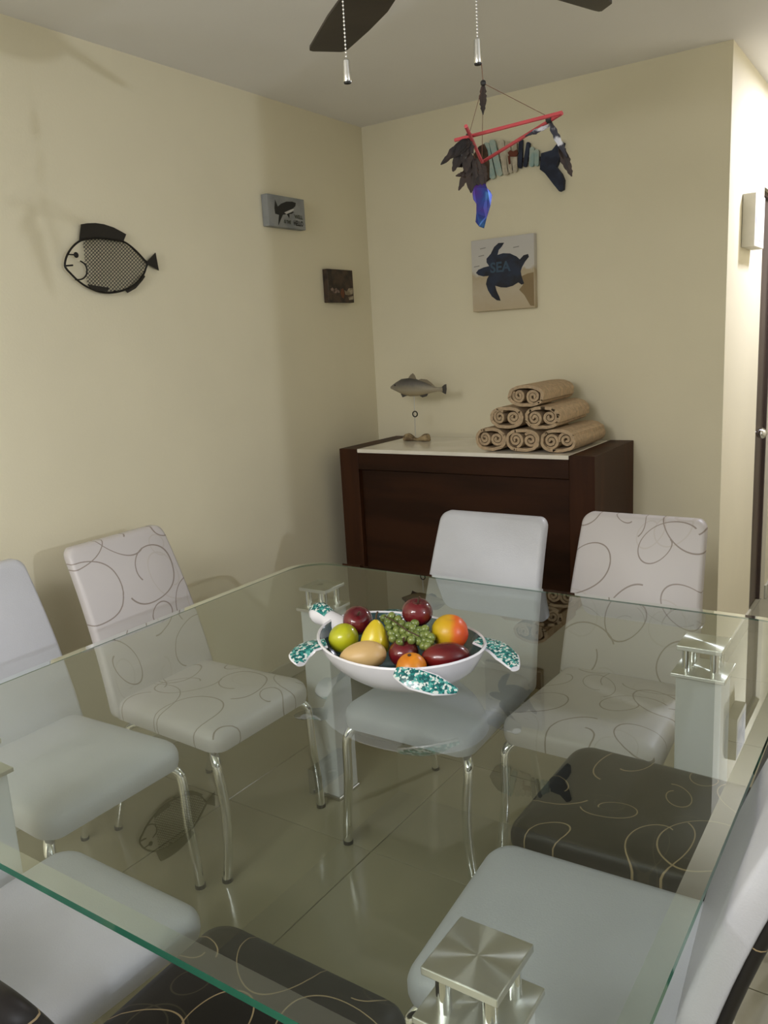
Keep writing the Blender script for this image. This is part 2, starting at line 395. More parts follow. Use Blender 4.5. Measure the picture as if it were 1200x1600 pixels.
for sx in (-1, 1):
    for sy in (-1, 1):
        px, py = TCX+sx*0.603, TCY+sy*0.610; h = 0.054
        lg = obj('leg', bbox(px-h, px+h, py-h, py+h, 0.012, 0.664, 0.003, 2), M_white_paint, tb)
        obj('foot_plate', bbox(px-h-.004, px+h+.004, py-h-.004, py+h+.004, 0.0, 0.012, 0.002, 1), M_steel_dull, lg)
        lo = obj('lower_plate', bbox(-.064, .064, -.064, .064, 0, .010, 0.0015, 2), M_brushed, lg, local=True); lo.location = (px-TCX, py-TCY, 0.664)
        up = obj('upper_plate', bbox(-.0535, .0535, -.0535, .0535, 0, .012, 0.0015, 2), M_brushed, lg, local=True); up.location = (px-TCX, py-TCY, ZT-TH-0.012)
        for ax in (-1, 1):
            for ay in (-1, 1):
                obj('spacer', cyl(px+ax*0.033, py+ay*0.033, 0.674, ZT-TH-0.012, 0.0105, 16), M_chrome, lg, smooth=True)

# ------------------------------------------------------------------ chairs
def seat_shape():
    w_, d_ = 0.445, 0.49; rings = []
    for ins, z in ((.05, .392), (.014, .394), (.003, .402), (0, .416), (0, .436), (.004, .448), (.013, .457), (.03, .463), (.06, .466), (.11, .469), (.17, .470)):
        R_ = []
        for x, y in rrect(w_-2*ins, d_-2*ins, max(.052-ins*.5, .01), 7, 0, d_/2):
            x *= 1-0.10*(y/d_)
            zz = z-0.010*max(0, 1-y/0.09)**2
            R_.append((x, y, zz))
        rings.append(R_)
    return loft(rings)
def lean(z):
    t = (z-0.40)/0.535
    return 0.447+0.10*t+0.080*t*t
def back_shape(th, off=0.0, ins0=0.0, z0=0.40, z1=0.935):
    rings = []
    prof = [(0.012, -th/2), (0.004, -th/2+0.003), (0, -th/2+0.009), (0, th/2-0.009), (0.004, th/2-0.003), (0.012, th/2)]
    hz = z1-z0
    for ins, dy in prof:
        ins += ins0; P = []
        base = rrect(1-2*ins/0.42, hz-2*ins, 0.035, 6, 0, (z0+z1)/2)
        base = rrect(0.42-2*ins, hz-2*ins, 0.032, 6, 0, (z0+z1)/2)
        # subdivide the long sides so that the bend shows
        Q = []
        for i in range(len(base)):
            a, b = base[i], base[(i+1) % len(base)]
            n = 10 if math.hypot(b[0]-a[0], b[1]-a[1]) > 0.2 else 1
            for k in range(n): Q.append((a[0]+(b[0]-a[0])*k/n, a[1]+(b[1]-a[1])*k/n))
        for x, z in Q:
            t = (z-z0)/hz; x *= 1.02-0.105*t
            P.append((x, lean(z)+dy+off, z))
        rings.append(P)
    V, F = loft(rings, False, False)
    # caps as strips between the two sides, so that they bend with the slab
    n = len(rings[0])
    for base_i in (0, (len(rings)-1)*n):
        ids = list(range(n)); zs = [rings[0][i][2] for i in ids]
        top = max(ids, key=lambda i: (round(zs[i], 5), rings[0][i][0])); ids = ids[top:]+ids[:top]
        l, r_ = 0, n-1
        while r_-l > 2:
            F.append([base_i+ids[l], base_i+ids[l+1], base_i+ids[r_-1], base_i+ids[r_]]); l += 1; r_ -= 1
        if r_-l == 2: F.append([base_i+ids[l], base_i+ids[l+1], base_i+ids[r_]])
    return V, F
def leg_front(s):
    P = smooth_path([(s*.15, .085, .384), (s*.185, .045, .383), (s*.203, .022, .368), (s*.207, .012, .335), (s*.203, .002, .22), (s*.212, -.002, .10), (s*.222, .004, .006)], 5)
    return tube(P, 0.0142, 12)
def leg_rear(s):
    P = smooth_path([(s*.15, .36, .384), (s*.172, .405, .383), (s*.185, .43, .365), (s*.19, .445, .32), (s*.197, .475, .16), (s*.205, .515, .006)], 5)
    return tube(P, 0.0118, 12)
SH = {}
def chair(label, loc, rotz, m, group, dark_back=False, name='dining_chair', thick=0.042):
    t = thing(name, label, 'chair', loc, rotz, group)
    def part(nm, key, fn, mm, uv=False, lab=None, auto=40):
        k = (key, mm.name)
        if k not in SH: o = obj(nm, fn(), mm, t, smooth=True, local=True, uv=uv, auto=auto); SH[k] = o.data
        else: o = bpy.data.objects.new(nm, SH[k]); link(o); o.parent = t
        if lab: o['label'] = lab
        return o
    part('seat', 'seat', seat_shape, m, 'xy')
    part('backrest', 'back%g' % thick, lambda: back_shape(thick), m, 'xz', auto=60)
    if dark_back: part('back_cover', 'cover%g' % thick, lambda: back_shape(0.024, thick/2+0.006, 0.004), m if m is None else M_black[1], 'xz', 'dark patterned rear of the backrest', 60)
    fr = [(x, y, .384) for x, y in rrect(.30, .33, .05, 5, 0, .235)]
    part('seat_frame', 'frame', lambda: tube(fr, .010, 8, True), M_chrome)
    for s in (-1, 1):
        lf = part('leg', 'lf%d' % s, lambda: leg_front(s), M_chrome)
        c = bpy.data.objects.new('foot_cap', SH[('capf', s)]) if ('capf', s) in SH else None
        if c is None:
            c = obj('foot_cap', cyl(s*.222, .004, 0, .012, .0156, 12), M_rubber, lf, local=True); SH[('capf', s)] = c.data
        else: link(c); c.parent = lf
        lr = part('leg', 'lr%d' % s, lambda: leg_rear(s), M_chrome)
        c = bpy.data.objects.new('foot_cap', SH[('capr', s)]) if ('capr', s) in SH else None
        if c is None:
            c = obj('foot_cap', cyl(s*.205, .515, 0, .012, .0132, 12), M_rubber, lr, local=True); SH[('capr', s)] = c.data
        else: link(c); c.parent = lr
    return t
GR = 'dining chairs around the glass table'
ch_a = chair('plain white chair beside the left wall, cut by the left edge of the photo', (0.765, -2.375, 0), PI/2, M_leather_white, GR)
ch_b = chair('cream chair with taupe loops beside the left wall, next to the far table corner', (0.815, -1.872, 0), PI/2, M_cream[0], GR)
ch_c = chair('plain white chair in front of the dark sideboard', (1.235, -1.775, 0), 0, M_leather_white, GR)
ch_d = chair('cream chair with taupe loops at the far side, near the hall corner', (1.695, -1.642, 0), 0, M_cream[1], GR)
ch_e = chair('black chair with gold loops on the right side of the table, beyond the white one', (1.705, -1.868, 0), -PI/2, M_black[0], GR)
ch_f = chair('plain white chair on the right side of the table, behind the nearest steel-topped leg', (1.720, -2.352, 0), -PI/2+0.072, M_leather_white, GR, True, thick=0.05)
ch_g = chair('plain white chair at the near side of the table, bottom left', (1.100, -2.605, 0), PI, M_leather_white, GR)
ch_h = chair('black chair with gold loops at the near side of the table, bottom centre', (1.577, -2.605, 0), PI, M_black[1], GR)

# ------------------------------------------------------------------ sideboard
SX0, SX1, SY0, SZ = 0.112, 1.352, -0.50, 1.037
sb = thing('sideboard', 'tall dark wooden sideboard with a cream marble inset top', 'sideboard', ((SX0+SX1)/2, SY0/2, 0))
obj('side_panel', bbox(SX0, SX0+0.105, SY0, -0.005, 0, SZ, 0.003, 2), M_wood_v, sb)
obj('side_panel', bbox(SX1-0.105, SX1, SY0, -0.005, 0, SZ, 0.003, 2), M_wood_v, sb)
obj('back_panel', box(SX0+.105, SX1-.105, -0.03, -0.005, 0.06, SZ-.016), M_wood, sb)
obj('top_rail', bbox(SX0+.105, SX1-.105, SY0+.001, -0.03, SZ-0.095, SZ-0.0165, 0.002, 1), M_wood, sb)
obj('front_panel', bbox(SX0+.110, SX1-.110, SY0+.020, SY0+.045, 0.075, SZ-0.098, 0.002, 1), M_wood, sb)
obj('plinth', bbox(SX0+.105, SX1-.105, SY0+.035, SY0+.06, 0, 0.07, 0.002, 1), M_wood, sb)
obj('marble_top', bbox(SX0+.106, SX1-.106, SY0-.003, -0.031, SZ-0.016, SZ+0.001, 0.0015, 2), M_marble, sb)

# ------------------------------------------------------------------ rolled towels
def spiral(cx, cz, r0, r1, turns, a0, cw, n=40):
    return [(cx+(r0+(r1-r0)*i/n)*math.cos(a0+cw*2*PI*turns*i/n), cz+(r0+(r1-r0)*i/n)*math.sin(a0+cw*2*PI*turns*i/n)) for i in range(n+1)]
def towel(label, cx, z, w_, h, y0_, L, seed, squash=1.0):
    rng = random.Random(seed); t = thing('rolled_towel', label, 'towel', (cx, y0_+L/2, z), 0, 'rolled tan towels stacked on the sideboard')
    cz = z+h/2; sk = rng.uniform(-.002, .004)
    def f(u, v, d):
        k = (d-y0_)/L
        return (u+sk*k+0.002*math.sin(9*d+seed), d+0.006*math.sin(40*u+seed)*(1-k), v-0.004*k*math.sin(seed))
    a, b = w_/2-0.006, h/2-0.006; n = 44
    out = [(cx+a*(abs(math.cos(q))**0.8)*(1 if math.cos(q) > 0 else -1), cz+b*(abs(math.sin(q))**0.85)*(1 if math.sin(q) > 0 else -1)) for q in [rng.uniform(-.3, .3)-0.5+2*PI*1.02*i/n for i in range(n+1)]]
    V, F = [], []
    def strip(P2, tk, da, db, steps=6):
        vf = []
        rr = []
        for s in range(steps+1):
            d = da+(db-da)*s/steps
            A, B = [], []
            for i in range(len(P2)):
                p_, q_ = P2[max(i-1, 0)], P2[min(i+1, len(P2)-1)]; dx, dy = q_[0]-p_[0], q_[1]-p_[1]; m_ = math.hypot(dx, dy) or 1
                A.append((P2[i][0]-dy/m_*tk/2, P2[i][1]+dx/m_*tk/2)); B.append((P2[i][0]+dy/m_*tk/2, P2[i][1]-dx/m_*tk/2))
            poly = A+B[::-1]
            rr.append([f(u, v, d) for u, v in poly])
        V_, F_ = loft(rr, False, False); nn = len(rr[0])
        for base in (0, steps*nn):
            h2 = nn//2
            for i in range(h2-1): F_.append([base+i, base+i+1, base+nn-2-i, base+nn-1-i])
        return V_, F_
    obj('outer_wrap', strip(out, 0.0125, y0_, y0_+L), M_towel, t, smooth=True, auto=60)
    rr = min(w_/4-0.006, h/2-0.016)
    for s in (-1, 1):
        sp = spiral(cx+s*(w_/4-0.007), cz+rng.uniform(-.004, .004), 0.004, rr, 1.9, rng.uniform(0, 6), s)
        obj('inner_roll', strip(sp, 0.0105, y0_+0.004+rng.uniform(0, .008), y0_+L-0.004, 2), M_towel, t, smooth=True, auto=60)
    return t
TZ = SZ+0.004
towel('rolled tan towel at the left end of the bottom row', 0.882, TZ, 0.142, 0.098, -0.455, 0.35, 1)
towel('rolled tan towel in the middle of the bottom row', 1.030, TZ, 0.150, 0.094, -0.455, 0.35, 2)
towel('rolled tan towel at the right end of the bottom row', 1.183, TZ, 0.150, 0.094, -0.450, 0.35, 3)
towel('rolled tan towel on the left of the middle row', 0.955, TZ+.095, 0.152, 0.090, -0.450, 0.34, 4)
towel('rolled tan towel on the right of the middle row', 1.112, TZ+.094, 0.152, 0.092, -0.450, 0.35, 5)
towel('rolled tan towel alone on top of the pile', 1.042, TZ+.185, 0.160, 0.088, -0.450, 0.34, 6)

# ------------------------------------------------------------------ fish figurine on the sideboard
FY = -0.19
def fp(x, y, d=0.0): v = ony(x, y, FY+d); return v
fz = thing('fish_figurine', 'small painted fish on a thin rod above a driftwood base', 'figurine', (0.36, FY, SZ+0.001))
top = [(610, 604), (618, 598), (628, 592), (640, 590.5), (652, 592.5), (664, 597), (676, 603), (684, 605.5), (692, 605)]
bot = [(611, 607), (618, 611), (628, 616), (640, 619.5), (652, 619), (664, 616.5), (676, 613), (684, 611.5), (692, 612)]
rings = []
for (a, b) in zip(top, bot):
    p0, p1 = fp(*a), fp(*b); c = (p0+p1)/2; hh = (p0-p1).length/2; th = hh*0.55
    rings.append([(c.x, c.y+th*math.sin(2*PI*k/16), c.z+hh*math.cos(2*PI*k/16)) for k in range(16)])
zc = fp(650, 605).z-(SZ+0.001)
M_fishbody = axis_ramp('fish_paint', [(0.0, (0.40, 0.31, 0.16)), (0.42, (0.34, 0.30, 0.22)), (0.68, (0.14, 0.13, 0.12)), (1.0, (0.035, 0.033, 0.033))], 'Z', zc-0.055, zc+0.05, 0.35, coat=0.2)
M_fin = mat('fish_fin', (0.23, 0.19, 0.13), 0.5); M_tail_dark = mat('fish_tail', (0.05, 0.045, 0.04), 0.5)
M_drift = two_tone('driftwood', (0.16, 0.11, 0.06), (0.42, 0.32, 0.18), 30, 0.8, bump=0.6)
fb = obj('body', loft(rings), M_fishbody, fz, smooth=True)
def plate(poly, d=0.002): return prism(poly, lambda u, v, k: tuple(fp(u, v, k)), -d, d)
obj('dorsal_fin', plate([(637, 592), (641, 586), (645, 583), (648, 586), (651, 593)]), M_fin, fb)
obj('rear_fin', plate([(652, 594), (658, 592), (667, 593), (674, 598), (680, 604), (666, 599)]), M_fin, fb)
obj('tail_fin', plate([(690, 605), (694, 601), (697.5, 600), (698, 608), (697, 616), (694, 615), (690, 612)]), M_tail_dark, fb)
obj('belly_fin', plate([(626, 615), (629, 621), (634, 619), (638, 618)]), M_tail_dark, fb)
obj('anal_fin', plate([(655, 618), (660, 621), (667, 619), (669, 615)]), M_tail_dark, fb)
e = fp(617, 602, -0.012); obj('eye', sphere(e, 0.004, 8, 6), M_rubber, fb)
r0, r1 = fp(647, 619), fp(649, 680)
obj('rod', tube([(r0.x, FY, r0.z), (r1.x, FY, SZ+0.02)], 0.0016, 6), M_steel_dull, fz)
rc = fp(648.5, 647)
obj('ring', tube([(rc.x+0.013*math.cos(a), FY, rc.z+0.013*math.sin(a)) for a in [2*PI*i/20 for i in range(20)]], 0.003, 6, True), M_black_metal, fz, smooth=True)
bl, br_ = fp(631, 684), fp(671, 684); n = 12
dw = []
for i in range(n+1):
    k = i/n; x = bl.x+(br_.x-bl.x)*k; rad = 0.018*(0.75+0.35*math.sin(k*9))*(0.5 if i in (0, n) else 1)
    dw.append([(x, FY+1.5*rad*math.cos(2*PI*q/10), SZ+0.001+max(0, rad*0.9+rad*0.95*math.sin(2*PI*q/10)+0.001)) for q in range(10)])
obj('driftwood_base', loft(dw), M_drift, fz, smooth=True, auto=70)

# ------------------------------------------------------------------ iron fish on the left wall
mf = thing('wall_fish', 'black iron fish with a wire mesh body hung on the left wall', 'wall ornament', tuple(onx(165, 405, 0.0)))
def wf(u, v, X): p_ = onx(80+u/6.667, 340+v/6.667, 0.0); return (X, p_.y, p_.z)
OUT = [(108, 505), (116, 440), (143, 375), (185, 315), (240, 265), (300, 236), (400, 220), (520, 222), (620, 236), (720, 258), (800, 310), (870, 375), (930, 440), (965, 480), (952, 530), (930, 590), (890, 650), (830, 705), (760, 745), (670, 775), (560, 788), (460, 775), (380, 745), (310, 710), (230, 650), (170, 590), (128, 545)]
out3 = smooth_path([wf(u, v, 0.018) for u, v in OUT], 4, True)
obj('outline', tube(out3, 0.0036, 8, True), M_black_metal, mf, smooth=True)
def wplate(poly, a=0.012, b=0.016): return prism(poly, wf, a, b)
obj('dorsal_fin', wplate([(285, 75), (345, 65), (430, 62), (520, 75), (620, 108), (700, 150), (752, 180), (722, 255), (640, 236), (520, 220), (400, 218), (320, 232), (265, 246)]), M_black_metal, mf)
obj('tail_fin', wplate([(955, 478), (1058, 370), (1092, 555)]), M_black_metal, mf)
obj('anal_fin', wplate([(735, 752), (770, 787), (850, 742), (920, 662), (950, 618), (925, 588), (885, 650), (825, 706)]), M_black_metal, mf)
obj('belly_fin', wplate([(345, 700), (440, 718), (562, 735), (545, 775), (450, 770), (370, 738)], 0.018, 0.022), M_black_metal, mf)
ey = wf(225, 395, 0.018)
obj('eye', join(sphere(ey, 0.0095, 12, 8, (0.5, 1, 1)), tube([wf(130, 388, .018), ey], 0.0022, 6)), M_black_metal, mf, smooth=True)
obj('mouth', tube([wf(112, 508, .018), wf(190, 502, .018)], 0.003, 6), M_black_metal, mf)
obj('gill', tube(smooth_path([wf(268, 458, .018), wf(310, 485, .018), wf(335, 530, .018), wf(335, 590, .018), wf(310, 630, .018), wf(270, 650, .018), wf(215, 650, .018)], 4), 0.0026, 6), M_black_metal, mf, smooth=True)
def inside(u, v):
    c = False; n_ = len(OUT)
    for i in range(n_):
        (xa, ya), (xb, yb) = OUT[i], OUT[i-1]
        if (ya > v) != (yb > v) and u < (xb-xa)*(v-ya)/(yb-ya)+xa: c = not c
    return c and u > 300+max(0, (v-240))*0.10
strands = []
for fam in (1, -1):
    for k in range(-30, 60):
        run = []
        for s in range(0, 90):
            u = 300+k*37+fam*s*6.2; v = 215+s*6.6*1.0
            if inside(u, v): run.append((u, v))
            else:
                if len(run) > 1: strands.append((run[0], run[-1], fam))
                run = []
        if len(run) > 1: strands.append((run[0], run[-1], fam))
mesh_parts = [tube([wf(*a, 0.014+0.001*f_), wf(*b, 0.014+0.001*f_)], 0.0011, 4) for a, b, f_ in strands]
o = obj('wire_mesh', join(*mesh_parts), M_black_metal, mf); o['kind'] = 'stuff'
for u, v in ((470, 215), (650, 770)):
    a = wf(u, v, 0.0); b = wf(u, v, 0.016); obj('hanger', tube([a, b], 0.003, 6), M_black_metal, mf)

# ------------------------------------------------------------------ canvases
def text_mesh(s, size):
    c = bpy.data.curves.new('lettering', 'FONT'); c.body = s; c.size = size; c.align_x = 'LEFT'; c.extrude = 0; c.resolution_u = 3; c.offset = size*0.028
    o_ = bpy.data.objects.new('lettering', c); link(o_)
    dg = bpy.context.evaluated_depsgraph_get(); dg.update(); me = o_.evaluated_get(dg).to_mesh()
    V = [tuple(v.co) for v in me.vertices]; F = [list(p_.vertices) for p_ in me.polygons]
    o_.evaluated_get(dg).to_mesh_clear(); bpy.data.objects.remove(o_); bpy.data.curves.remove(c)
    return V, F
def lettering(name, s, size, f, m, parent, sx=1.0):
    V, F = text_mesh(s, size); n = len(V)
    V2 = [f(v[0]*sx, v[1], 0.0012) for v in V]
    obj(name, (V2, F), m, parent)
M_navy = two_tone('navy_print', (0.006, 0.008, 0.018), (0.012, 0.022, 0.055), 14, 0.6)
M_navy_txt = mat('blue_lettering', (0.035, 0.075, 0.13), 0.6)
M_ink = mat('black_ink', (0.012, 0.013, 0.014), 0.6); M_ink_g = mat('olive_ink', (0.035, 0.04, 0.02), 0.6); M_inkw = mat('white_ink', (0.55, 0.55, 0.55), 0.6)
# shark canvas: local axes along the wall (u toward the corner, v up)
S_Y0, S_Y1, S_Z0, S_Z1 = -0.782, -0.535, 2.028, 2.158
M_canv_g = two_tone('grey_blue_canvas', (0.22, 0.235, 0.245), (0.30, 0.31, 0.31), 9, 0.7)
cv = thing('shark_sign', 'small grey canvas with a black shark print on the left wall', 'picture', (0, (S_Y0+S_Y1)/2, S_Z0))
obj('canvas', bbox(0.001, 0.035, S_Y0, S_Y1, S_Z0, S_Z1, 0.002, 2), M_canv_g, cv)
def sf(u, v, d=0.001): return (0.035+d, S_Y0+(S_Y1-S_Y0)*u, S_Z0+(S_Z1-S_Z0)*(1-v))
def dec(name, poly, m, fn, par, d=0.0009): obj(name, prism(poly, fn, 0.0, d), m, par)
dec('shark_print', [(0.20, 0.16), (0.26, 0.36), (0.36, 0.25), (0.50, 0.16), (0.66, 0.13), (0.76, 0.15), (0.74, 0.26), (0.66, 0.36), (0.60, 0.45), (0.70, 0.46), (0.62, 0.53), (0.56, 0.54), (0.55, 0.68), (0.49, 0.56), (0.38, 0.60), (0.33, 0.72), (0.24, 0.95), (0.26, 0.74), (0.28, 0.62), (0.18, 0.60), (0.17, 0.42)], M_ink, sf, cv)
dec('shark_belly', [(0.42, 0.52), (0.54, 0.44), (0.66, 0.36), (0.70, 0.38), (0.62, 0.47), (0.48, 0.56)], M_inkw, sf, cv, 0.0014)
hS = S_Z1-S_Z0
def tf(u0, v0): 
    b = sf(u0, v0)
    return lambda x, y, d: (0.035+d, b[1]+x, b[2]+y)
lettering('lettering', 'WELL', 0.022, tf(0.70, 0.66), M_ink_g, cv)
lettering('lettering', 'IS THE', 0.020, tf(0.40, 0.86), M_ink_g, cv, 0.8)
lettering('lettering', 'HELLO', 0.030, tf(0.66, 0.89), M_ink, cv, 0.72)
# brown canvas
B_Y0, B_Y1, B_Z0, B_Z1 = -0.392, -0.190, 1.715, 1.868
M_canv_b = two_tone('brown_photo_print', (0.018, 0.010, 0.007), (0.060, 0.036, 0.022), 22, 0.55)
cb = thing('dark_canvas', 'small dark brown printed canvas on the left wall near the room corner', 'picture', (0, (B_Y0+B_Y1)/2, B_Z0))
obj('canvas', bbox(0.001, 0.030, B_Y0, B_Y1, B_Z0, B_Z1, 0.002, 2), M_canv_b, cb)
def bf(u, v, d=0.001): return (0.030+d, B_Y0+(B_Y1-B_Y0)*u, B_Z0+(B_Z1-B_Z0)*(1-v))
M_pale = two_tone('pale_print', (0.20, 0.16, 0.10), (0.38, 0.32, 0.23), 40, 0.6); M_rust = mat('rust_print', (0.14, 0.045, 0.015), 0.6)
M_shadowy = two_tone('mauve_print', (0.06, 0.04, 0.03), (0.26, 0.18, 0.15), 60, 0.6)
dec('print_light', [(0.62, 0.62), (0.72, 0.66), (0.80, 0.56), (0.97, 0.54), (0.97, 0.73), (0.78, 0.77), (0.66, 0.76)], M_pale, bf, cb)
dec('print_light', [(0.76, 0.83), (0.97, 0.79), (0.97, 0.90), (0.80, 0.92)], M_pale, bf, cb)
dec('print_rust', [(0.50, 0.60), (0.58, 0.56), (0.62, 0.74), (0.58, 0.88), (0.50, 0.84), (0.46, 0.72)], M_rust, bf, cb)
dec('print_figures', [(0.08, 0.60), (0.16, 0.55), (0.22, 0.62), (0.30, 0.56), (0.40, 0.64), (0.44, 0.70), (0.30, 0.72), (0.14, 0.72)], M_shadowy, bf, cb)
# turtle canvas on the back wall
T_X0, T_X1, T_Z0, T_Z1 = 0.600, 0.912, 1.632, 1.952
M_canv_t = axis_ramp('sand_canvas', [(0.0, (0.52, 0.43, 0.29)), (0.28, (0.55, 0.48, 0.36)), (0.50, (0.48, 0.40, 0.27)), (0.56, (0.60, 0.58, 0.54)), (1.0, (0.58, 0.565, 0.55))], 'Z', 0.0, 0.32, 0.7, 0.10)
ct = thing('turtle_canvas', 'square canvas with a navy sea turtle on sand on the back wall', 'picture', ((T_X0+T_X1)/2, 0, T_Z0))
obj('canvas', bbox(T_X0, T_X1, -0.032, -0.001, T_Z0, T_Z1, 0.002, 2), M_canv_t, ct)
def cf(u, v, d=0.001): return (T_X0+(T_X1-T_X0)*u, -0.032-d, T_Z0+(T_Z1-T_Z0)*(1-v))
TUR = [(0.07, 0.43), (0.11, 0.39), (0.20, 0.365), (0.29, 0.355), (0.25, 0.30), (0.25, 0.25), (0.32, 0.19), (0.38, 0.10), (0.45, 0.055), (0.54, 0.06), (0.50, 0.11), (0.45, 0.15), (0.43, 0.215), (0.52, 0.20), (0.63, 0.215), (0.73, 0.265), (0.78, 0.31), (0.84, 0.26), (0.91, 0.25), (0.92, 0.29), (0.86, 0.35), (0.81, 0.42), (0.79, 0.47), (0.80, 0.53), (0.82, 0.59), (0.84, 0.64), (0.80, 0.655), (0.75, 0.62), (0.66, 0.66), (0.56, 0.675), (0.47, 0.665), (0.38, 0.635), (0.40, 0.71), (0.44, 0.79), (0.46, 0.85), (0.40, 0.84), (0.32, 0.78), (0.26, 0.69), (0.23, 0.60), (0.25, 0.53), (0.28, 0.49), (0.19, 0.49), (0.11, 0.465)]
TUR = [(u, v+0.02) for u, v in TUR]
dec('turtle_print', TUR, M_navy, cf, ct)
lettering('lettering', 'SEA', 0.062, lambda x, y, d: (T_X0+0.095+x, -0.032-d, T_Z0+0.170+y), M_navy_txt, ct, 1.0)
M_dash = mat('grey_print', (0.28, 0.27, 0.25), 0.7)
for u, v in ((0.15, 0.12), (0.12, 0.22), (0.04, 0.36), (0.68, 0.155)):
    dec('gull_print', [(u, v), (u+.09, v-.008), (u+.09, v+.004), (u, v+.012)], M_dash, cf, ct)
M_sand2 = mat('brown_sand_print', (0.27, 0.195, 0.10), 0.7)
dec('dune_print', [(0.80, 0.56), (0.90, 0.53), (0.99, 0.52), (0.99, 0.98), (0.93, 0.97), (0.84, 0.82), (0.76, 0.74), (0.82, 0.68)], M_sand2, cf, ct, 0.0006)
# hall canvas
M_canv_h = two_tone('pale_blue_print', (0.45, 0.46, 0.55), (0.75, 0.74, 0.74), 16, 0.6)
chh = thing('hall_canvas', 'small thick white canvas with a bluish print on the hallway wall', 'picture', (W, 0.36, 1.82))
o = obj('canvas', bbox(W+.001, W+0.052, 0.257, 0.47, 1.822, 2.035, 0.003, 2), mat('canvas_white', (0.72, 0.70, 0.62), 0.7), chh)
obj('print', box(W+0.052, W+0.0528, 0.272, 0.455, 1.85, 2.02), M_canv_h, chh)

# ------------------------------------------------------------------ wooden slat fish on the back wall
wfz = thing('slat_fish', 'wall fish made of coloured wooden slats with a navy tail', 'wall ornament', tuple(ony(812, 248, 0.0)))
def bp_(x, y, d=0.0): v = ony(x, y, 0.0); return (v.x, d, v.z)
M_teal = two_tone('weathered_teal', (0.30, 0.44, 0.43), (0.42, 0.50, 0.45), 26, 0.8); M_white_w = two_tone('weathered_white', (0.44, 0.39, 0.30), (0.58, 0.53, 0.43), 26, 0.8)
M_navyw = two_tone('weathered_navy', (0.008, 0.013, 0.035), (0.020, 0.030, 0.065), 20, 0.7); M_brownw = two_tone('weathered_brown', (0.04, 0.022, 0.012), (0.11, 0.06, 0.035), 20, 0.8)
M_rustw = mat('rust_paint', (0.13, 0.03, 0.012), 0.7)
def bplate(poly, a, b): return prism(poly, lambda u, v, d: bp_(u, v, d), a, b)
def stick(xa, ya, xb, yb, wd):
    P = []
    for k in range(9): a = PI+PI*k/8; P.append((xa+wd*math.cos(a), ya+wd*math.sin(a)))
    for k in range(9): a = PI*k/8; P.append((xb+wd*math.cos(a), yb+wd*math.sin(a)))
    return P
obj('backing_strip', bplate([(742, 252), (862, 244), (862, 250), (742, 259)], -0.010, -0.001), M_brownw, wfz)
obj('head', bplate([(738, 258), (744, 242), (752, 230), (760, 226), (765, 236), (768, 256), (768, 280), (760, 286), (748, 278)], -0.024, -0.010), M_brownw, wfz)
for (xa, ya, xb, yb, wd, m_) in ((763, 228, 772, 276, 4.6, M_teal), (772, 224, 783, 271, 4.8, M_teal), (786, 224, 793, 270, 4.6, M_white_w), (796, 226, 800, 267, 4.2, M_white_w), (806, 226, 807, 266, 4.2, M_white_w),
                                 (816.5, 221, 815, 261, 3.0, M_navyw), (828, 226, 823, 259, 3.0, M_navyw), (834, 234, 833, 258, 3.6, M_teal), (841, 238, 841, 257, 3.6, M_teal)):
    obj('slat', bplate(stick(xa, ya, xb, yb, wd), -0.020, -0.010), m_, wfz)
obj('crab', join(bplate([(797, 240), (801, 236), (806, 238), (811, 235), (813, 241), (810, 246), (800, 246)], -0.026, -0.020), bplate([(797, 245), (800, 244), (801, 257), (798.5, 258)], -0.024, -0.020)), M_rustw, wfz)
obj('tail', bplate([(849, 241), (866, 236), (877, 222), (884, 224), (880, 242), (872, 262), (880, 272), (884, 282), (883, 297), (877, 300), (868, 289), (855, 272), (847, 266)], -0.026, -0.001), M_navyw, wfz)

# ------------------------------------------------------------------ ceiling fan
FX, FYY, BZ = 1.53, -2.00, 2.28
fan = thing('ceiling_fan', 'dark brown five-blade ceiling fan with a light bowl and two pull chains', 'ceiling fan', (FX, FYY, HC))
obj('canopy', lathe([(0.03, -0.07), (0.05, -0.065), (0.07, -0.03), (0.075, -0.002), (0.02, -0.001)], 28, (FX, FYY, HC)), M_fan_metal, fan, smooth=True)
obj('downrod', cyl(FX, FYY, 2.38, HC-0.06, 0.012, 14), M_fan_metal, fan, smooth=True)
obj('motor_housing', lathe([(0.03, 2.40), (0.08, 2.395), (0.115, 2.375), (0.125, 2.34), (0.12, 2.30), (0.09, 2.275), (0.07, 2.27), (0.07, 2.245), (0.02, 2.244)], 32, (FX, FYY, 0)), M_fan_metal, fan, smooth=True)
obj('light_bowl', lathe([(0.120, 2.256), (0.126, 2.250), (0.122, 2.238), (0.106, 2.220), (0.080, 2.207), (0.048, 2.199), (0.012, 2.197)], 32, (FX, FYY, 0)), M_frost, fan, smooth=True)
